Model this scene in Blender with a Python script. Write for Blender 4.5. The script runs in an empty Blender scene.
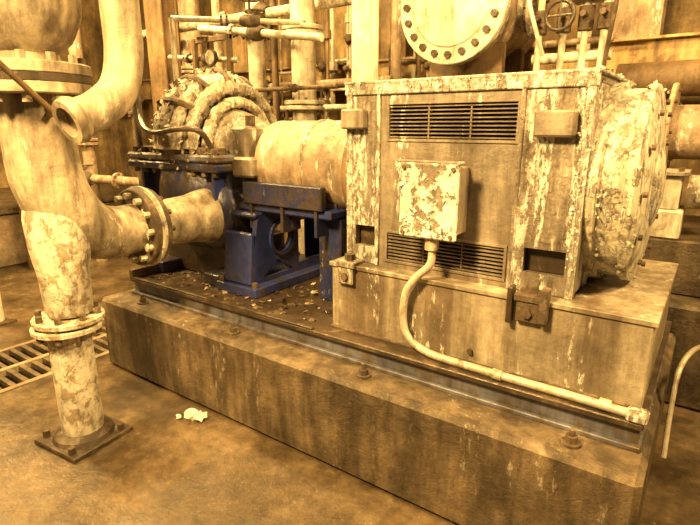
import bpy, bmesh, math, random
from mathutils import Vector, Matrix
random.seed(7)
sc=bpy.context.scene
try: sc.view_settings.view_transform='Standard'
except Exception as e: print(e)

# ---------------- materials ----------------
def paint(name, base, alt, stain, s=6, th=.55, st=.55, rough=.6, bump=.25, soft=.03, streak=.15, var=.45, metal=0, stainamt=.8, spk=None, dirt=.5, run=.5):
    m=bpy.data.materials.new(name); m.use_nodes=True; nt=m.node_tree; N=nt.nodes; L=nt.links
    b=N['Principled BSDF']; b.inputs['Roughness'].default_value=rough; b.inputs['Metallic'].default_value=metal
    tc=N.new('ShaderNodeTexCoord')
    def noise(scale,detail=8,r=.65,mapscale=None,dist=0):
        n=N.new('ShaderNodeTexNoise'); n.inputs['Scale'].default_value=scale; n.inputs['Detail'].default_value=detail
        n.inputs['Roughness'].default_value=r; n.inputs['Distortion'].default_value=dist
        if mapscale:
            mp=N.new('ShaderNodeMapping'); mp.inputs['Scale'].default_value=mapscale
            L.new(tc.outputs['Object'],mp.inputs['Vector']); L.new(mp.outputs['Vector'],n.inputs['Vector'])
        else: L.new(tc.outputs['Object'],n.inputs['Vector'])
        return n.outputs['Fac']
    def ramp(f,a,c,v0=0,v1=1):
        r=N.new('ShaderNodeMapRange'); r.inputs['From Min'].default_value=a; r.inputs['From Max'].default_value=c
        r.inputs['To Min'].default_value=v0; r.inputs['To Max'].default_value=v1
        L.new(f,r.inputs['Value']); return r.outputs['Result']
    def math_(op,a,c):
        x=N.new('ShaderNodeMath'); x.operation=op
        for i,v in ((0,a),(1,c)):
            if hasattr(v,'links'): L.new(v,x.inputs[i])
            else: x.inputs[i].default_value=v
        return x.outputs[0]
    def mix(f,a,c,mode='MIX'):
        x=N.new('ShaderNodeMixRGB'); x.blend_type=mode
        for i,v in ((0,f),(1,a),(2,c)):
            if hasattr(v,'links'): L.new(v,x.inputs[i])
            elif isinstance(v,(int,float)): x.inputs[i].default_value=v
            else: x.inputs[i].default_value=(*v,1)
        return x.outputs[0]
    A=ramp(noise(s,12,.74,dist=.3),th-soft,th+soft)
    c=mix(A,base,alt)
    h=A
    Bm=ramp(noise(s*1.8,6,.6,(1,1,streak)),st-.05,st+.14,0,stainamt)
    c=mix(Bm,c,stain)
    Gm=ramp(noise(15,6,.7,(1,1,.11)),.50,.66,0,run)
    c=mix(Gm,c,stain)
    if spk:
        ssc,lo,mlo,scol=spk
        # drip speckles: fine flakes gathered in vertical runs
        S=math_('MULTIPLY',ramp(noise(ssc,6,.78,(1,1,.36)),lo,lo+.035),ramp(noise(13,5,.6,(1,1,.09)),mlo,mlo+.06))
        S=math_('MULTIPLY',S,.92)
        c=mix(S,c,scol); h=math_('ADD',A,math_('MULTIPLY',S,.8))
    V=ramp(noise(2.2,8,.65),.36,.64,1-var,1.08)
    D=ramp(noise(14,10,.8),.38,.62,1-dirt*.6,1.1)
    V=math_('MULTIPLY',V,D)
    cc=N.new('ShaderNodeCombineColor')
    for i in range(3): L.new(V,cc.inputs[i])
    c=mix(1.0,c,cc.outputs[0],'MULTIPLY')
    L.new(c,b.inputs['Base Color'])
    bp=N.new('ShaderNodeBump'); bp.inputs['Strength'].default_value=bump; bp.inputs['Distance'].default_value=.02
    ad=N.new('ShaderNodeMath'); ad.operation='MULTIPLY_ADD'
    L.new(noise(45,6,.7),ad.inputs[0]); ad.inputs[1].default_value=.5; L.new(h,ad.inputs[2])
    L.new(ad.outputs[0],bp.inputs['Height']); L.new(bp.outputs['Normal'],b.inputs['Normal'])
    return m
RUST=(.12,.065,.035); GR=(.11,.073,.045)
WH=(.97,.93,.84)
M=dict(
 cream=paint('peeling_cream_paint',(.46,.38,.28),(.76,.70,.58),GR,16,.54,.52,spk=(34,.52,.46,WH),bump=.6),
 cream2=paint('bright_cream_paint',(.82,.75,.61),(.62,.52,.39),GR,9,.58,.60,run=.3),
 flake=paint('paint_flakes',(.85,.80,.68),(.62,.54,.4),RUST,12,.55,.68,var=.2,run=.1),
 pipec=paint('pipe_cream_paint',(.60,.51,.375),(.48,.39,.27),GR,5,.55,.50,streak=.22,soft=.1,spk=(26,.57,.54,(.85,.78,.64)),run=.55),
 pipew=paint('flaking_pipe_paint',(.82,.74,.60),(.44,.34,.22),GR,15,.54,.57,streak=.3,bump=.5,run=.4),
 motor=paint('motor_grey_paint',(.31,.26,.20),(.38,.32,.245),(.12,.08,.052),5,.52,.50,rough=.38,soft=.08,stainamt=.7,spk=(42,.52,.56,WH),run=.6),
 crust=paint('motor_crusted_paint',(.33,.275,.21),(.44,.37,.285),(.12,.08,.05),14,.55,.52,rough=.48,bump=.6,soft=.06,spk=(36,.475,.455,WH),run=.65),
 edge=paint('motor_edge_crust',(.42,.35,.26),(.64,.56,.44),(.17,.115,.07),16,.52,.58,rough=.55,bump=.8,soft=.05,spk=(40,.43,.40,WH)),
 motorlid=paint('flaked_lid_paint',(.30,.24,.17),(.97,.93,.84),(.12,.075,.04),13,.465,.62,bump=.8,soft=.015,run=.15),
 drum=paint('drum_flaking_paint',(.80,.72,.56),(.60,.50,.37),GR,12,.57,.58,bump=.9,spk=(30,.50,.46,WH)),
 ped=paint('pedestal_grey_paint',(.43,.365,.275),(.52,.45,.345),(.14,.095,.06),4,.55,.46,rough=.34,soft=.08,streak=.08,spk=(42,.54,.55,WH),run=.6),
 blue=paint('blue_enamel',(.024,.034,.12),(.06,.048,.045),(.09,.06,.04),6,.52,.52,rough=.3,spk=(40,.58,.54,(.5,.44,.34))),
 blueb=paint('blue_enamel_bright',(.034,.052,.21),(.05,.05,.085),(.09,.06,.04),6,.58,.56,rough=.28,spk=(40,.60,.56,(.5,.44,.34)),run=.4),
 bluegrey=paint('blue_grey_steel',(.17,.175,.22),(.17,.12,.08),(.07,.048,.03),8,.54,.50,rough=.40,run=.35),
 rust=paint('rusty_steel',(.12,.08,.046),(.22,.155,.095),(.055,.035,.02),10,.52,.55,rough=.7,bump=.5),
 dark=paint('dark_oily_steel',(.075,.052,.034),(.15,.105,.065),(.035,.023,.014),7,.56,.6,rough=.32),
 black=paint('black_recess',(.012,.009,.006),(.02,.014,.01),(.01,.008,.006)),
 conc=paint('stained_concrete',(.25,.185,.115),(.16,.112,.065),(.05,.033,.018),5,.51,.48,rough=.42,soft=.12,streak=.2,bump=.5,var=.65,stainamt=.75,spk=(40,.56,.56,(.48,.41,.30)),run=.6),
 conctop=paint('stained_concrete_light',(.46,.37,.26),(.28,.20,.13),(.14,.09,.05),3,.5,.58,rough=.7,soft=.1,streak=.5,run=.2),
 floor=paint('wet_concrete_floor',(.165,.115,.065),(.09,.06,.032),(.21,.152,.09),1.8,.5,.54,rough=.30,soft=.1,streak=1,bump=.22,var=.6,spk=(60,.58,.5,(.34,.27,.17)),run=.1,dirt=.8),
 wall=paint('aged_wall',(.44,.31,.15),(.31,.205,.09),(.11,.065,.028),2,.5,.5,rough=.85,soft=.15,streak=.12,var=.7),
 steelb=paint('brown_column_paint',(.20,.125,.062),(.30,.20,.10),(.08,.046,.022),3,.55,.55,soft=.1),
 cond=paint('galvanised_conduit',(.70,.63,.51),(.48,.39,.28),RUST,14,.56,.58,rough=.4,metal=.2,run=.2),
 tan=paint('tan_pipe_paint',(.42,.30,.20),(.56,.45,.33),(.15,.10,.055),5,.56,.55,streak=.5,soft=.1,spk=(30,.54,.52,WH)),
 yel=paint('ochre_paint',(.54,.38,.17),(.32,.20,.09),RUST,5,.55,.55),
)
def basis(d):
    d=Vector(d).normalized(); up=Vector((0,0,1)) if abs(d.z)<.9 else Vector((1,0,0))
    u=d.cross(up).normalized(); v=d.cross(u).normalized(); return d,u,v
class B:
    def __init__(s,name): s.name=name; s.bm=bmesh.new(); s.m=[]
    def mi(s,k):
        if k not in s.m: s.m.append(k)
        return s.m.index(k)
    def box(s,x0,x1,y0,y1,z0,z1,mat,bev=.004,rot=0,tilt=None):
        t=bmesh.new(); bmesh.ops.create_cube(t,size=1)
        bmesh.ops.scale(t,vec=(x1-x0,y1-y0,z1-z0),verts=t.verts)
        if bev: bmesh.ops.bevel(t,geom=t.edges[:],offset=bev,segments=1,affect='EDGES')
        if rot: bmesh.ops.rotate(t,cent=(0,0,0),matrix=Matrix.Rotation(rot,3,'Z'),verts=t.verts)
        if tilt: bmesh.ops.rotate(t,cent=(0,0,0),matrix=Matrix.Rotation(tilt[1],3,tilt[0]),verts=t.verts)
        bmesh.ops.translate(t,vec=((x0+x1)/2,(y0+y1)/2,(z0+z1)/2),verts=t.verts)
        s.merge(t,mat)
    def merge(s,t,mat):
        i=s.mi(mat); mp={}
        for v in t.verts: mp[v]=s.bm.verts.new(v.co)
        for f in t.faces:
            try: g=s.bm.faces.new([mp[v] for v in f.verts]); g.material_index=i
            except ValueError: pass
        t.free()
    def rev(s,prof,o,d,mat,seg=40,sy=1):
        i=s.mi(mat); d,u,v=basis(d); o=Vector(o); rings=[]
        for (a,r) in prof:
            if r<1e-5: rings.append([s.bm.verts.new(o+d*a)])
            else: rings.append([s.bm.verts.new(o+d*a+(u*math.cos(2*math.pi*k/seg)*sy+v*math.sin(2*math.pi*k/seg))*r) for k in range(seg)])
        for a,b in zip(rings,rings[1:]):
            for k in range(seg):
                k2=(k+1)%seg
                if len(a)==1 and len(b)==1: continue
                if len(a)==1: vs=[a[0],b[k],b[k2]]
                elif len(b)==1: vs=[a[k],b[0],a[k2]]
                else: vs=[a[k],b[k],b[k2],a[k2]]
                s.bm.faces.new(vs).material_index=i
    def cyl(s,p0,p1,r,mat,seg=24,r2=None):
        p0=Vector(p0);p1=Vector(p1);l=(p1-p0).length; r2=r if r2 is None else r2
        s.rev([(0,0),(0,r),(l,r2),(l,0)],p0,p1-p0,mat,seg)
    def tube(s,pts,r,mat,seg=12,sub=8,smooth=True,jit=0):
        i=s.mi(mat); P=[Vector(p) for p in pts]
        R=r if isinstance(r,(list,tuple)) else [r]*len(P)
        Q=[];RR=[]
        if smooth:
            E=[P[0]*2-P[1]]+P+[P[-1]*2-P[-2]]
            for k in range(len(P)-1):
                a,b,c,d=E[k:k+4]
                for j in range(sub):
                    t=j/sub
                    Q.append(.5*((2*b)+(c-a)*t+(2*a-5*b+4*c-d)*t*t+(3*b-a-3*c+d)*t**3)); RR.append(R[k]*(1-t)+R[k+1]*t)
            Q.append(P[-1]);RR.append(R[-1])
        else: Q=P;RR=R
        rings=[]; u=None
        for k,q in enumerate(Q):
            d=(Q[min(k+1,len(Q)-1)]-Q[max(k-1,0)]).normalized()
            if u is None: _,u,v=basis(d)
            u=(u-d*u.dot(d)).normalized(); v=d.cross(u)
            rings.append([s.bm.verts.new(q+(u*math.cos(2*math.pi*j/seg)+v*math.sin(2*math.pi*j/seg))*RR[k]*(1+random.uniform(-jit,jit))) for j in range(seg)])
        for a,b in zip(rings,rings[1:]):
            for j in range(seg): s.bm.faces.new([a[j],b[j],b[(j+1)%seg],a[(j+1)%seg]]).material_index=i
        s.bm.faces.new(rings[0]).material_index=i; s.bm.faces.new(rings[-1]).material_index=i
    def bolts(s,o,d,R,n,r,h,mat,sy=1,off=0):
        d,u,v=basis(d); o=Vector(o)
        for k in range(n):
            a=2*math.pi*k/n+off; p=o+(u*math.cos(a)*sy+v*math.sin(a))*R
            s.cyl(p,p+d*h,r,mat,6)
    def flange(s,o,d,R,th,n,mat,bm='rust',br=.014,bh=.02):
        d=Vector(d).normalized(); o=Vector(o)
        s.rev([(-th/2,0),(-th/2,R-.006),(-th/2+.006,R),(th/2-.006,R),(th/2,R-.006),(th/2,0)],o,d,mat,40)
        s.bolts(o+d*th/2,d,R*.84,n,br,bh,bm); s.bolts(o-d*th/2,-d,R*.84,n,br,bh,bm)
    def plate(s,outer,holes,axis,c0,c1,mat):
        t=bmesh.new()
        def mk(a,b,c): return (a,c,b) if axis=='Y' else (c,a,b)
        edges=[]
        for loop in [outer]+holes:
            vs=[t.verts.new(mk(a,b,c0)) for a,b in loop]
            for k in range(len(vs)): edges.append(t.edges.new((vs[k],vs[(k+1)%len(vs)])))
        bmesh.ops.triangle_fill(t,use_beauty=True,use_dissolve=False,edges=edges)
        r=bmesh.ops.extrude_face_region(t,geom=t.faces[:]+t.edges[:])
        nv=[e for e in r['geom'] if isinstance(e,bmesh.types.BMVert)]
        vec=(0,c1-c0,0) if axis=='Y' else (c1-c0,0,0)
        bmesh.ops.translate(t,vec=vec,verts=nv)
        s.merge(t,mat)
    def flakes(s,n,o,e1,e2,nrm,size,mat,lift=.5):
        i=s.mi(mat); o=Vector(o);e1=Vector(e1);e2=Vector(e2);nrm=Vector(nrm).normalized()
        for _ in range(n):
            p=o+e1*random.random()+e2*random.random()+nrm*.002
            a=random.random()*6.28; u=(e1.normalized()*math.cos(a)+e2.normalized()*math.sin(a)); w=nrm.cross(u)
            tl=random.uniform(.1,lift); u2=(u*math.cos(tl)+nrm*math.sin(tl)); sz=size*random.uniform(.4,1.3)
            pts=[p+w*(-sz*.5),p+w*(sz*.5*random.random()),p+w*sz*.4*random.random()+u2*sz*random.uniform(.4,.9)+nrm*sz*.1,p-w*sz*.3+u2*sz*random.uniform(.5,1)]
            c=sum(pts,Vector())/4+nrm*sz*.08
            vs=[s.bm.verts.new(q) for q in pts]; cv=s.bm.verts.new(c)
            for j in range(4): s.bm.faces.new([vs[j],vs[(j+1)%4],cv]).material_index=i
    def blob(s,c,r,mat,squash=1,j=.3,sub=2):
        t=bmesh.new(); bmesh.ops.create_icosphere(t,subdivisions=sub,radius=1)
        for v in t.verts:
            f=1+random.uniform(-j,j); v.co=Vector((v.co.x*r*f+c[0],v.co.y*r*f+c[1],v.co.z*r*f*squash+c[2]))
        s.merge(t,mat)
    def done(s,parent=None):
        bmesh.ops.recalc_face_normals(s.bm,faces=s.bm.faces[:])
        me=bpy.data.meshes.new(s.name); s.bm.to_mesh(me); s.bm.free()
        for k in s.m: me.materials.append(M[k])
        me.polygons.foreach_set('use_smooth',[True]*len(me.polygons)); me.set_sharp_from_angle(angle=.6)
        o=bpy.data.objects.new(s.name,me); sc.collection.objects.link(o); o.parent=parent; return o
def rect(a0,a1,b0,b1): return [(a0,b0),(a1,b0),(a1,b1),(a0,b1)]
def circ(a,b,r,n=24): return [(a+r*math.cos(2*math.pi*k/n),b+r*math.sin(2*math.pi*k/n)) for k in range(n)]

# ---------------- room ----------------
b=B('floor')
b.box(-9,-4.1,-2,5.3,-.1,0,'floor',0); b.box(-3.4,3,-2,5.3,-.1,0,'floor',0)
b.box(-4.1,-3.4,-2,.4,-.1,0,'floor',0); b.box(-4.1,-3.4,2.6,5.3,-.1,0,'floor',0)
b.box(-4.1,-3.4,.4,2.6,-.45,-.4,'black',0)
b.box(-4.14,-4.1,.4,2.6,-.45,-.1,'conc',0);b.box(-3.4,-3.36,.4,2.6,-.45,-.1,'conc',0)
b.done()
b=B('floor_grating')
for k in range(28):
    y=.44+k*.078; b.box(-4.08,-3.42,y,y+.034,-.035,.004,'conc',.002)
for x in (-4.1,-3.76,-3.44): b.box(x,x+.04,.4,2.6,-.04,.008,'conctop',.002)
b.done()
b=B('wall_back'); b.box(-9,3,5.2,5.35,0,4.6,'wall',0); b.done()
b=B('wall_left'); b.box(-9.1,-8.95,-2,5.35,0,4.6,'wall',0); b.done()
b=B('concrete_curb'); b.box(-8.9,-6.6,1.2,4.6,0,.62,'conctop',.02); b.box(-8.9,-6.55,1.15,4.65,.62,.68,'conc',.01); b.done()

# ---------------- plinth ----------------
b=B('concrete_plinth')
b.box(-3.25,-.04,1.68,3.2,0,.49,'conc',.022)
for x in (-2.9,-2.05,-1.18,-.28):
    b.cyl((x,1.775,.49),(x,1.775,.50),.035,'rust',16); b.cyl((x,1.775,.50),(x,1.775,.525),.022,'rust',6); b.cyl((x,1.775,.525),(x,1.775,.55),.011,'rust',10)
b.done()
b=B('steel_baseplate')
b.box(-3.15,-.07,1.85,3.05,.49,.51,'bluegrey',.003)
b.box(-3.14,-.08,1.875,3.03,.51,.575,'bluegrey',.002)
b.box(-3.15,-.07,1.85,3.05,.575,.60,'dark',.004)
b.box(-3.15,-1.55,1.85,1.875,.60,.612,'dark',.003)
b.box(-3.15,-3.11,1.85,3.05,.60,.66,'rust',.003)
for k in range(140):
    b.blob((random.uniform(-3.05,-1.6),random.uniform(1.9,2.9),.602),random.uniform(.005,.022),random.choice(['rust','dark','dark','rust','tan']),.5)
b.flakes(160,(-3.1,1.9,.602),(1.5,0,0),(0,.9,0),(0,0,1),.03,'dark',.6)
b.flakes(90,(-3.1,1.9,.602),(1.5,0,0),(0,.9,0),(0,0,1),.03,'rust',.6)
b.flakes(30,(-3.0,1.95,.602),(1.4,0,0),(0,.5,0),(0,0,1),.03,'tan',.5)
b.done()
# ---------------- motor pedestal ----------------
b=B('motor_pedestal')
b.box(-1.5,-.09,1.96,2.9,.6,.945,'ped',.006)
b.box(-1.51,-.08,1.95,2.91,.925,.947,'ped',.003)
b.box(-1.5,-.09,1.945,1.962,.6,.612,'rust',.002)
for x in (-1.40,-.52):
    mt='cream' if x<-1 else 'rust'
    b.box(x-.055,x+.055,1.925,2.03,.935,.965,mt,.004)
    b.box(x-.045,x+.045,1.932,1.965,.85,.935,mt,.005)
    b.cyl((x,1.975,.965),(x,1.975,.995),.026,'rust',6); b.cyl((x,1.95,.89),(x,1.92,.89),.02,'rust',6)
b.box(-.475,-.445,1.915,1.97,.86,1.0,'rust',.004)
b.box(-.60,-.58,1.915,1.97,.84,.99,'dark',.004)
b.cyl((-.75,1.96,.66),(-.75,1.945,.66),.012,'rust',12)
b.done()
# ---------------- motor ----------------
b=B('electric_motor')
X0,X1,Y0,Y1,Z0,Z1=-1.45,-.38,2.03,2.87,.947,1.78
hs=[rect(-1.22,-.65,1.545,1.69),rect(-1.22,-.66,.985,1.115),rect(-1.40,-1.29,1.035,1.135),rect(-.58,-.42,1.03,1.13)]
b.plate(rect(X0,X1,Z0,Z1),hs,'Y',Y0,Y0+.03,'motor')
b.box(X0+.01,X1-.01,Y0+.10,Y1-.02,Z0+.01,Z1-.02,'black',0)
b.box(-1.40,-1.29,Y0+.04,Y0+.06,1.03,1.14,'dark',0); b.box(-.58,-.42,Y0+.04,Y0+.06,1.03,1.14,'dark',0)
b.box(X0,X1,Y0+.03,Y1,Z1-.03,Z1,'motor',.004)
b.box(X0,X0+.02,Y0+.03,Y1,Z0,Z1-.03,'motor',.002); b.box(X1-.02,X1,Y0+.03,Y1,Z0,Z1-.03,'crust',.002)
b.box(X0,X1,Y0+.03,Y1,Z0,Z0+.02,'motor',.002); b.box(X0,X1,Y1-.02,Y1,Z0,Z1,'motor',.002)
b.plate(rect(X0+.005,-1.285,Z0+.005,Z1-.05),[rect(-1.40,-1.29,1.035,1.135)],'Y',Y0-.005,Y0,'crust')
b.plate(rect(-.622,X1-.005,Z0+.005,Z1-.05),[rect(-.58,-.42,1.03,1.13)],'Y',Y0-.005,Y0,'crust')
b.box(X0-.008,X1+.008,Y0-.014,Y0,Z1-.045,Z1+.006,'edge',.004)
b.box(X0-.012,X1+.012,Y0-.016,Y1+.012,Z1,Z1+.014,'edge',.004)
for x in (-1.275,-.63): b.box(x-.009,x+.009,Y0-.012,Y0,Z0,Z1-.045,'crust',.003)
b.box(X0,X0+.03,Y0-.012,Y0,Z0,Z1-.045,'edge',.003); b.box(X1-.03,X1,Y0-.012,Y0,Z0,Z1-.045,'edge',.003)
for (xa,xb,za,zb,n) in ((-1.22,-.65,1.545,1.69,9),(-1.22,-.66,.985,1.115,8)):
    for k in range(n):
        z=za+(k+.5)*(zb-za)/n
        b.box(xa,xb,Y0+.002,Y0+.020,z-.0022,z+.0022,'motor',0,tilt=('X',.12))
    for x in (xa+(xb-xa)/3,xa+2*(xb-xa)/3,): b.box(x-.004,x+.004,Y0+.004,Y0+.03,za,zb,'motor',.001)
    for (p,q,r_,t_) in ((xa-.012,xb+.012,zb,zb+.012),(xa-.012,xb+.012,za-.012,za),(xa-.012,xa,za,zb),(xb,xb+.012,za,zb)):
        b.box(p,q,Y0-.006,Y0,r_,t_,'motor',.001)
for (xa,xb,za,zb) in ((-1.46,-1.335,1.585,1.675),(-.575,-.43,1.56,1.655)):
    b.box(xa,xb,Y0-.05,Y0,za,zb,'motor',.008)
b.box(-1.06,-.83,1.90,Y0,1.16,1.44,'motor',.006)
b.box(-1.075,-.815,1.878,1.90,1.145,1.455,'motorlid',.006)
b.box(-1.085,-.805,1.885,1.93,1.452,1.464,'motor',.003)
for x in (-1.055,-.835):
    for z in (1.165,1.435): b.cyl((x,1.878,z),(x,1.870,z),.009,'rust',6)
b.flakes(25,(-1.07,1.876,1.16),(.25,0,0),(0,0,.26),(0,-1,0),.02,'flake',.5)
f=b.flakes
f(80,(X0,Y0-.016,Z1-.04),(X1-X0,0,0),(0,0,.05),(0,-1,0),.009,'flake',.7)
f(70,(X0,Y0-.012,Z0),(.03,0,0),(0,0,Z1-Z0),(0,-1,0),.009,'flake',.7)
f(90,(X1-.04,Y0-.012,Z0+.1),(.04,0,0),(0,0,Z1-Z0-.1),(0,-1,0),.010,'flake',.8)
f(200,(X1+.001,Y0,Z0),(0,.5,0),(0,0,Z1-Z0),(1,0,0),.014,'crust',.9)
f(90,(X1-.01,Y0,Z1+.01),(.02,0,0),(0,.8,0),(.5,0,1),.018,'crust',1.0)
b.rev([(0,.41),(.035,.41),(.04,.385),(.12,.385),(.125,.40),(.155,.40),(.165,.375),(.18,.30),(.19,.16),(.2,.15),(.215,.08),(.215,0)],(X1,2.44,1.36),(1,0,0),'drum',56)
b.bolts((X1+.18,2.44,1.36),(1,0,0),.33,12,.012,.014,'rust')
for k in range(240):
    a=random.random()*6.283; r=.392; x=X1+random.choice([.035,.04,.125,.155])+random.uniform(-.012,.012)
    n=Vector((0,math.cos(a),math.sin(a))); p=Vector((x,2.44,1.36))+n*(r+.006)
    b.flakes(1,p,(.01,0,0),Vector((1,0,0)).cross(n)*.01,n,.016,'drum',1.2)
b.rev([(0,.37),(.05,.37),(.06,.34),(.10,.33),(.12,.28),(.12,0)],(X0,2.44,1.36),(-1,0,0),'steelb',48)
b.done()
b=B('electrical_conduit')
b.cyl((-.94,1.93,1.142),(-.94,1.93,1.09),.03,'cond',12)
b.tube([(-.94,1.93,1.14),(-.94,1.925,1.03),(-1.0,1.92,.96),(-1.05,1.915,.88),(-1.06,1.915,.76),(-1.03,1.905,.68),(-.95,1.90,.635),(-.84,1.89,.625),(-.6,1.885,.622),(-.3,1.88,.622),(-.08,1.87,.622)],.017,'cond',14)
for x in (-.6,-.2): b.cyl((x-.02,1.885,.623),(x+.02,1.882,.623),.022,'cond',12)
b.box(-.13,-.06,1.84,1.91,.601,.64,'crust',.01)
b.done()
b=B('coupling_guard')
b.rev([(0,.0),(0,.245),(.01,.26),(.30,.26),(.305,.268),(.33,.268),(.335,.26),(.66,.26),(.67,.25),(.67,0)],(-1.58,2.44,1.37),(-1,0,0),'tan',48)
b.flakes(26,(-2.2,2.25,1.55),(.55,0,0),(0,.12,.08),(0,-1,.7),.02,'flake',.3)
b.done()
# ---------------- pump ----------------
b=B('centrifugal_pump')
arch=[(2.06,.66),(2.88,.66)]+[(2.80,1.0)]+[(2.66,1.10),(2.30,1.10)]+[(2.22+.09*math.cos(a),1.02+.09*math.sin(a)) for a in (1.7,2.2,2.7,3.1)]
b.plate(arch,[circ(2.34,.92,.095),[(2.50,.72),(2.78,.72),(2.72,1.0),(2.50,1.0)],[(2.16,.69),(2.44,.69),(2.30,.78)]],'X',-2.225,-2.19,'blueb')
b.rev([(0,.095),(0,.115),(.015,.115),(.015,.095)],(-2.19,2.34,.92),(1,0,0),'blueb',28)
b.box(-2.42,-2.19,2.06,2.10,.66,.98,'blueb',.01,tilt=('X',-.10)); b.box(-2.42,-2.19,2.11,2.5,1.06,1.10,'blueb',.015)
b.box(-2.42,-2.19,2.82,2.86,.66,1.0,'blueb',.01)
b.box(-2.46,-2.12,2.02,2.92,.60,.66,'blueb',.006)
for y in (2.05,2.89):
    for x in (-2.44,-2.15): b.cyl((x,y,.66),(x,y,.69),.02,'rust',6)
b.box(-2.42,-1.66,2.16,2.72,1.10,1.15,'blueb',.01)
b.box(-2.30,-1.70,2.22,2.66,1.10,1.22,'blue',.05)
b.box(-2.3,-1.7,2.13,2.18,1.15,1.28,'blue',.006)
for x in (-2.25,-2.0,-1.75): b.box(x-.01,x+.01,2.14,2.3,1.0,1.26,'blue',.003)
b.box(-1.82,-1.66,2.25,2.65,.6,1.10,'blue',.01)
b.box(-3.30,-2.38,2.02,2.86,1.33,1.38,'blue',.012)
b.box(-3.30,-2.38,2.02,2.86,1.385,1.43,'bluegrey',.012)
for k in range(9):
    x=-3.25+k*.1; b.cyl((x,2.06,1.43),(x,2.06,1.465),.02,'rust',6); b.cyl((x,2.06,1.33),(x,2.06,1.30),.02,'rust',6)
b.rev([(-.34,0),(-.34,.30),(-.24,.36),(-.12,.44),(.12,.44),(.24,.36),(.34,.30),(.34,0)],(-2.82,2.44,1.16),(1,0,0),'blue',40)
b.box(-3.26,-2.42,2.14,2.74,1.08,1.34,'blue',.02)
for x in (-3.2,-2.98,-2.7,-2.48): b.box(x-.012,x+.012,2.06,2.5,1.12,1.33,'blueb',.003)
b.box(-3.2,-2.5,2.2,2.7,.6,.86,'dark',.01)
b.box(-3.25,-3.05,2.05,2.85,.6,.68,'blue',.006); b.box(-2.62,-2.48,2.05,2.85,.6,.68,'blue',.006)
zc=1.47
b.rev([(-.17,0),(-.17,.27),(-.14,.33),(-.08,.40),(.0,.43),(.08,.40),(.14,.33),(.17,.27),(.17,0)],(-2.84,2.44,zc),(1,0,0),'dark',44,sy=1)
def arc(x,r,a0,a1,n=12,dx=0): return [(x+dx*(k/(n-1)-.5),2.44+r*math.sin(a0+(a1-a0)*k/(n-1)),zc+r*math.cos(a0+(a1-a0)*k/(n-1))) for k in range(n)]
for (x,r,t,mt) in ((-2.99,.37,.042,'cream'),(-2.91,.42,.042,'pipew'),(-2.83,.445,.045,'cream'),(-2.75,.42,.042,'pipew'),(-2.67,.37,.045,'cream'),(-2.63,.28,.035,'pipew')):
    b.tube(arc(x,r,-1.6,1.6),t,mt,12,5,jit=.2)
for a in (-.95,-.5,-.05,.4,.85):
    b.tube([(-3.03,2.44+.38*math.sin(a),zc+.38*math.cos(a)),(-2.94,2.44+.45*math.sin(a),zc+.45*math.cos(a)),(-2.83,2.44+.485*math.sin(a),zc+.485*math.cos(a)),(-2.72,2.44+.45*math.sin(a),zc+.45*math.cos(a)),(-2.62,2.44+.33*math.sin(a),zc+.33*math.cos(a))],.022,'rust',8,4,jit=.1)
b.rev([(0,.27),(.16,.22),(.24,.17),(.34,.15),(.36,.0)],(-2.66,2.44,1.44),(1,0,0),'cream',36)
b.rev([(0,.27),(.16,.22),(.24,.17),(.30,.15),(.32,.0)],(-3.02,2.44,1.44),(-1,0,0),'cream',36)
b.box(-2.46,-2.32,2.2,2.36,1.36,1.60,'motor',.02); b.box(-2.40,-2.22,2.14,2.26,1.30,1.42,'ped',.015)
b.cyl((-2.36,2.28,1.60),(-2.36,2.28,1.66),.03,'rust',8)
b.box(-3.2,-2.45,2.08,2.16,1.43,1.47,'rust',.004)
for k in range(460):
    a=random.uniform(-1.5,1.5); x=random.uniform(-.2,.2); r=.485-abs(x)**2*3.2
    n=Vector((x*2,math.sin(a),math.cos(a))).normalized(); p=Vector((-2.84+x,2.44,zc))+Vector((0,math.sin(a),math.cos(a)))*r
    b.flakes(1,p,n.orthogonal()*.01,n.cross(n.orthogonal())*.01,n,.035,random.choice(['flake','cream','rust','cream']),1.3)
b.flakes(120,(-3.28,2.03,1.435),(.85,0,0),(0,.25,0),(0,0,1),.035,'cream',.8)
b.flakes(30,(-3.28,2.018,1.34),(.88,0,0),(0,0,.1),(0,-1,0),.025,'cream',.6)
b.tube([(-2.5,2.1,1.45),(-2.52,2.02,1.57),(-2.65,1.96,1.58),(-2.85,1.95,1.56),(-3.0,1.97,1.60),(-3.1,2.02,1.72),(-3.15,2.05,1.95)],.017,'dark',10)
b.tube([(-3.25,2.1,1.44),(-3.26,2.1,1.7),(-3.25,2.12,2.1)],.02,'rust',10)
b.cyl((-3.3,2.1,1.78),(-3.2,2.1,1.78),.03,'rust',8)
b.rev([(0,.21),(.05,.18),(.2,.145),(.42,.13),(.50,.135)],(-2.60,2.16,1.05),(0,-1,0),'pipec',36)
b.rev([(-.1,.0),(-.1,.26),(.0,.24),(.06,.20),(.08,.17)],(-2.60,2.16,1.06),(0,-1,0),'blue',36)
b.flange((-2.60,1.665,1.05),(0,1,0),.215,.045,12,'rust','rust',.016,.03)
b.done()
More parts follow.
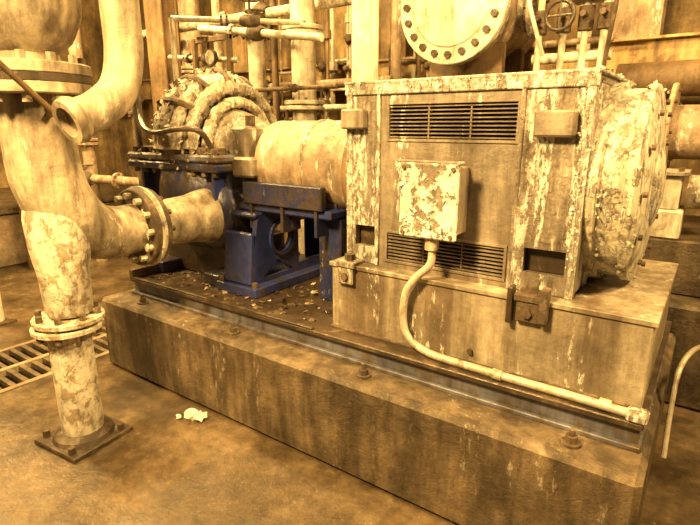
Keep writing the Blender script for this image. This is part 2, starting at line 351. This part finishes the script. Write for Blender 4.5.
# ---------------- suction piping ----------------
b=B('suction_pipe')
b.flange((-2.60,1.61,1.05),(0,1,0),.215,.05,12,'rust','pipew',.018,.035)
b.rev([(0,.20),(.012,.228),(.03,.228),(.04,.2)],(-2.60,1.615,1.05),(0,1,0),'pipew',40)
b.flakes(40,(-2.75,1.58,.95),(.3,0,0),(0,0,.22),(0,-1,0),.03,'flake',.8)
b.tube([(-2.60,1.60,1.05),(-2.59,1.48,1.05),(-2.57,1.34,1.08),(-2.54,1.21,1.19),(-2.53,1.14,1.36),(-2.53,1.13,1.55),(-2.53,1.13,1.74)],[.135,.135,.145,.155,.155,.15,.15],'pipec',32)
b.rev([(0,.10),(.02,.108),(.20,.115),(.34,.135),(.48,.14),(.6,.12)],(-2.53,1.15,.70),(0,0,1),'pipew',36)
b.flange((-2.53,1.13,1.755),(0,0,1),.25,.05,12,'pipec','pipec',.02,.035)
b.flange((-2.53,1.13,1.835),(0,0,1),.25,.05,12,'pipec','pipec',.02,.035)
b.rev([(0,.0),(0,.25),(.03,.25),(.03,0)],(-2.53,1.13,1.78),(0,0,1),'dark',36)
b.rev([(0,.13),(.04,.13),(.10,.19),(.2,.235),(.34,.245),(.48,.22),(.58,.15),(1.2,.14)],(-2.53,1.13,1.86),(0,0,1),'pipec',40)
b.flange((-2.53,1.14,.675),(0,0,1),.165,.03,8,'pipew','rust',.016,.03)
b.flange((-2.53,1.13,.635),(0,0,1),.165,.03,8,'pipew','rust',.016,.03)
b.rev([(0,.1),(.6,.1)],(-2.53,1.13,.02),(0,0,1),'pipew',32)
b.rev([(0,.15),(.02,.14),(.04,.1)],(-2.53,1.13,.025),(0,0,1),'dark',32)
b.box(-2.70,-2.36,.96,1.30,0,.025,'dark',.004,rot=.1)
for dx in (-.13,.13):
    for dy in (-.13,.13): b.cyl((-2.53+dx,1.13+dy,.02),(-2.53+dx,1.13+dy,.06),.018,'dark',6)
b.cyl((-2.26,.86,1.875),(-2.30,1.10,1.655),.012,'steelb',10)
b.cyl((-2.30,1.10,1.655),(-2.42,1.12,1.64),.014,'steelb',10)
b.tube([(-2.12,1.34,3.6),(-2.12,1.34,2.6),(-2.12,1.34,2.1),(-2.12,1.335,1.88),(-2.12,1.29,1.745),(-2.115,1.19,1.665),(-2.11,1.09,1.625)],.078,'pipec',28)
b.rev([(0,.05),(0,.088),(.02,.096),(.05,.086),(.05,.06),(-.02,.055),(-.02,0)],(-2.11,1.10,1.63),(0,-.93,-.36),'pipec',32)
b.rev([(0,.07),(0,.09),(.025,.09),(.025,.07)],(-2.12,1.34,2.12),(0,0,1),'pipec',32)
b.cyl((-2.12,1.34,2.9),(-2.53,1.13,2.9),.05,'pipec')
b.done()
b=B('paint_debris')
for p,r in (((-2.21,1.57,.03),.035),((-2.15,1.59,.028),.03),((-2.27,1.53,.012),.015)): b.blob(p,r,'flake',.8,.45)
b.done()
b=B('rubber_hose')
b.tube([(.0,2.2,.30),(-.005,2.28,.5),(.0,2.36,.62),(.03,2.48,.665),(.08,2.66,.64),(.2,2.9,.6),(.5,3.05,.4),(.7,3.1,.012),(1.2,3.0,.012)],.011,'cond',10)
b.done()

# ---------------- background ----------------
b=B('heat_exchanger')
c=Vector((-1.72,3.70,2.45))
b.flange(c,(0,1,0),.415,.05,20,'cream2','dark',.026,.035)
b.flange(c+Vector((0,.055,0)),(0,1,0),.415,.04,20,'cream','dark',.02,.02)
b.rev([(0,.35),(.9,.35),(.9,0)],c+Vector((0,.08,0)),(0,1,0),'tan',40)
b.rev([(0,.30),(-.012,.29),(-.012,0)],c+Vector((0,-.025,0)),(0,1,0),'cream2',40)
b.cyl(c+Vector((-.02,-.02,.10)),c+Vector((-.02,-.06,.10)),.045,'dark',16)
for y in (.3,.75): b.box(c.x-.3,c.x+.3,c.y+y-.04,c.y+y+.04,0,c.z-.25,'steelb',.01)
b.flange(c+Vector((.45,.5,-.02)),(1,0,0),.20,.05,12,'cream','rust'); b.cyl(c+Vector((.2,.5,-.02)),c+Vector((.45,.5,-.02)),.14,'cream')
b.done()
def vpipe(name,x,y,r,z0=0,z1=3.8,mat='pipew',fl=(),seg=28):
    b=B(name); b.rev([(0,0),(0,r),(z1-z0,r),(z1-z0,0)],(x,y,z0),(0,0,1),mat,seg)
    for z in fl:
        b.flange((x,y,z),(0,0,1),r*1.7,.035,8,mat,'rust',.012,.02); b.flange((x,y,z+.045),(0,0,1),r*1.7,.035,8,mat,'rust',.012,.02)
    b.done()
vpipe('process_pipe',-2.27,3.4,.10,mat='cream2')
vpipe('process_pipe',-3.04,3.6,.105,fl=(1.75,2.35),mat='cream2')
vpipe('process_pipe',-3.25,3.9,.06)
vpipe('process_pipe',-4.1,4.1,.09,mat='cream2',fl=(2.5,))
vpipe('process_pipe',-4.55,3.98,.045,mat='tan')
vpipe('process_pipe',-2.65,4.5,.05,mat='tan')
vpipe('process_pipe',-5.2,4.15,.12,mat='tan',fl=(2.2,))
vpipe('process_pipe',-.98,4.5,.05)
vpipe('process_pipe',-3.75,4.0,.035,mat='steelb')
vpipe('process_pipe',-6.0,3.2,.07,mat='tan',fl=(1.4,))
vpipe('process_pipe',-6.3,2.6,.11,mat='steelb')
def hpipe(name,p0,p1,r,mat,fl=(),valve=()):
    b=B(name); p0=Vector(p0);p1=Vector(p1); b.cyl(p0,p1,r,mat,20); d=(p1-p0).normalized()
    for t in fl: q=p0.lerp(p1,t); b.flange(q,d,r*1.8,.03,8,mat,'rust',.01,.015)
    for t in valve:
        q=p0.lerp(p1,t); b.rev([(-.08,r*1.3),(-.05,r*2),(0,r*2.3),(.05,r*2),(.08,r*1.3)],q,d,'rust',20)
        b.cyl(q,q+Vector((0,0,.16)),r*.5,'rust',10)
        b.tube([q+Vector((math.cos(a)*.08,math.sin(a)*.08,.16)) for a in [k*2*math.pi/14 for k in range(15)]],.01,'rust',8,2)
        b.cyl(q+Vector((-.08,0,.16)),q+Vector((.08,0,.16)),.007,'rust',6); b.cyl(q+Vector((0,-.08,.16)),q+Vector((0,.08,.16)),.007,'rust',6)
    b.done()
hpipe('service_pipe',(-5.6,4.35,2.02),(-2.6,4.35,2.02),.035,'tan',(.3,.6),(.45,))
hpipe('service_pipe',(-5.6,4.3,1.78),(-2.4,4.3,1.78),.03,'cream2',(.4,),(.62,))
hpipe('service_pipe',(-6,3.82,2.62),(-2.5,3.82,2.62),.045,'pipew',(.5,.8),(.65,))
hpipe('service_pipe',(-4.0,3.3,2.45),(-2.6,3.3,2.25),.03,'cream2',(.3,),(.5,))
hpipe('service_pipe',(-4.2,3.1,2.2),(-3.2,3.0,2.1),.022,'cond',(.3,),(.6,))
hpipe('service_pipe',(-4.0,3.35,1.9),(-2.5,3.35,1.9),.018,'rust',(.3,.7),())
hpipe('service_pipe',(-4.9,4.62,1.5),(-1,4.62,1.5),.07,'tan',(.3,))
hpipe('service_pipe',(-3.6,2.7,0),(-3.6,2.7,2.4),.022,'cond',(.6,))
hpipe('service_pipe',(-3.6,2.7,2.4),(-2.9,3.4,2.4),.022,'cond',(.4,),(.6,))
hpipe('service_pipe',(-3.9,2.5,0),(-3.9,2.5,3.4),.03,'rust',(.5,))
hpipe('service_pipe',(-7.5,3.0,1.0),(-4.2,3.4,1.0),.05,'tan',(.3,.6),(.45,))
hpipe('large_tan_pipe',(-.62,4.0,1.56),(2.2,4.0,1.56),.17,'tan',(.12,.3))
hpipe('large_tan_pipe',(-.7,4.42,1.92),(2.2,4.42,1.92),.12,'steelb',(.2,))
b=B('small_bore_pipework')
rr=random.Random(3)
for k in range(18):
    x=rr.uniform(-5.0,-2.45); y=rr.uniform(4.5,4.68); z=rr.uniform(1.3,2.3); r=rr.choice([.012,.018,.025]); mt=rr.choice(['rust','tan','cream2','steelb','cond'])
    x2=x+rr.uniform(.2,.7); z2=z+rr.uniform(.2,.8)
    b.tube([(x,y,0),(x,y,z-.05),(x+.03,y,z),(x2-.03,y,z),(x2,y,z+.05),(x2,y,z2+1.2)],r,mt,8,3)
    b.cyl((x,y,z-.25),(x,y,z-.17),r*2.2,'rust',8); b.cyl((x2,y,z2-.04),(x2,y,z2+.04),r*2.4,mt,8); b.blob((x2,y-.03,z+.2),r*2.8,'rust',1,.15)
b.done()
b=B('instrument_rack')
for x in (-3.72,-3.3): b.box(x-.02,x+.02,2.98,3.02,0,2.3,'steelb',.003)
for z in (1.7,2.0,2.28): b.box(-3.74,-3.28,2.985,3.015,z-.02,z+.02,'steelb',.003)
for x,z in ((-3.6,1.86),(-3.42,1.86),(-3.5,2.14)):
    b.rev([(0,0),(0,.06),(.035,.065),(.035,.0)],(x,3.0,z),(0,-1,0),'dark',24); b.rev([(0,.055),(0,0)],(x,2.963,z),(0,-1,0),'cream',24)
    b.tube([(x,3.0,z-.06),(x,3.02,z-.14),(x+.05,3.05,z-.3),(x+.05,3.05,.9)],.008,'cond',8)
b.done()
b=B('valve_manifold')
for x in (-1.16,-1.0,-.86,-.74):
    b.cyl((x,3.95,1.95),(x,3.95,2.9),.024,'cream2',12)
    b.cyl((x,3.95,2.22),(x,3.95,2.37),.05,'rust',12)
    b.cyl((x,3.95,2.31),(x,3.83,2.31),.02,'rust',10)
b.tube([(-1.0+math.cos(a)*.09,3.83,2.31+math.sin(a)*.09) for a in [k*2*math.pi/16 for k in range(17)]],.012,'dark',8,2)
b.cyl((-1.09,3.83,2.31),(-.91,3.83,2.31),.008,'dark',6); b.cyl((-1.0,3.83,2.22),(-1.0,3.83,2.40),.008,'dark',6)
b.box(-.96,-.72,3.85,4.05,2.40,2.72,'tan',.012); b.box(-.93,-.75,3.84,3.86,2.43,2.69,'rust',.005)
b.box(-1.22,-1.02,3.88,4.05,2.5,2.64,'dark',.02)
b.cyl((-1.2,3.98,2.06),(-.68,3.98,2.06),.035,'cream2',12); b.cyl((-1.2,3.98,2.16),(-.68,3.98,2.16),.02,'tan',12)
b.tube([(-1.24,3.9,2.9),(-1.22,3.8,2.5),(-1.12,3.75,2.2),(-1.08,3.8,2.06)],.014,'cream2',10)
b.tube([(-.64,3.9,2.9),(-.66,3.82,2.4),(-.70,3.9,2.1),(-.72,3.95,1.95)],.014,'rust',10)
b.done()
def ibeam(name,x,y,w,z0=0,z1=4.5,mat='steelb'):
    b=B(name); b.box(x-w/2,x+w/2,y-.10,y-.08,z0,z1,mat,.002); b.box(x-w/2,x+w/2,y+.08,y+.10,z0,z1,mat,.002); b.box(x-.012,x+.012,y-.08,y+.08,z0,z1,mat,0)
    b.box(x-w/2-.05,x+w/2+.05,y-.15,y+.15,0,.03,'rust',.002); b.done()
ibeam('steel_column',-.72,5.04,.40,mat='tan')
ibeam('steel_column',-2.95,5.04,.30)
ibeam('steel_column',-5.0,3.62,.28)
ibeam('steel_column',-7.0,4.95,.35)
ibeam('steel_column',-6.3,1.9,.25)
b=B('steel_beam'); b.box(-8.5,2.5,4.80,4.82,2.0,2.24,'yel',.002); b.box(-8.5,2.5,4.74,4.88,2.24,2.26,'yel',.002); b.box(-8.5,2.5,4.74,4.88,1.98,2.0,'yel',.002); b.done()
b=B('machine_plinth'); b.box(-.9,2.4,3.3,4.75,0,.62,'conc',.02); b.box(-.5,2.3,3.5,4.6,.62,.95,'conc',.01); b.done()
b=B('bearing_pedestal')
b.box(-.42,-.12,3.5,3.8,.95,1.12,'cream2',.01); b.box(-.38,-.15,3.52,3.76,1.12,1.32,'cream2',.01); b.box(-.42,-.12,3.5,3.78,1.32,1.345,'cream',.004)
b.rev([(0,0),(0,.10),(.16,.10),(.16,0)],(-.12,3.66,1.22),(1,0,0),'cream',24)
for x in (-.38,-.16): b.cyl((x,3.53,1.345),(x,3.53,1.37),.018,'rust',6)
b.done()
b=B('control_cabinet'); b.box(-4.0,-3.45,4.9,5.18,1.2,2.1,'yel',.01); b.box(-3.97,-3.48,4.885,4.9,1.24,2.06,'steelb',.008); b.cyl((-3.55,4.885,1.6),(-3.55,4.86,1.6),.02,'rust',10); b.done()
b=B('guard_post')
b.rev([(0,0),(0,.07),(.62,.07),(.65,.05),(.65,0)],(-4.75,1.55,0),(0,0,1),'cream2',24); b.box(-4.87,-4.63,1.43,1.67,0,.02,'rust',.003); b.done()

# ---------------- lights ----------------
def lamp(name,loc,target,power,size,col=(1,.635,.215)):
    l=bpy.data.lights.new(name,'AREA'); l.energy=power; l.size=size; l.color=col; l.shape='DISK'
    o=bpy.data.objects.new(name,l); o.location=loc; o.rotation_euler=(Vector(target)-Vector(loc)).to_track_quat('-Z','Y').to_euler(); sc.collection.objects.link(o)
lamp('unseen_sodium_light',(-1.5,-.6,3.5),(-1.2,2.1,.9),500,.6)
lamp('unseen_sodium_light',(1.4,1.7,3.8),(-.4,2.5,1.3),300,.5)
lamp('unseen_sodium_light',(-3.9,2.6,4.2),(-3.6,3.6,1),270,.5)  # unseen area light added to brighten the background pipework behind the pump
lamp('unseen_sodium_light',(-1.2,3.2,4.2),(-1.3,4.4,1.5),150,.5)  # second added light for the background behind the motor, no fixture modelled
lamp('unseen_sodium_light',(-6.0,1.0,4.3),(-5.8,2.2,0),560,.6)  # unseen light, its power raised to brighten the left floor
w=bpy.data.worlds.new('w'); sc.world=w; w.use_nodes=True
w.node_tree.nodes['Background'].inputs[0].default_value=(1,.61,.205,1); w.node_tree.nodes['Background'].inputs[1].default_value=.27
# ---------------- camera ----------------
cam=bpy.data.cameras.new('camera'); cam.lens=26.23; cam.sensor_width=36
o=bpy.data.objects.new('camera',cam); sc.collection.objects.link(o); o.location=(0,0,1.6)
o.rotation_euler=Vector((-.5583,.7882,-.2588)).to_track_quat('-Z','Y').to_euler(); cam.clip_start=.02
sc.camera=o
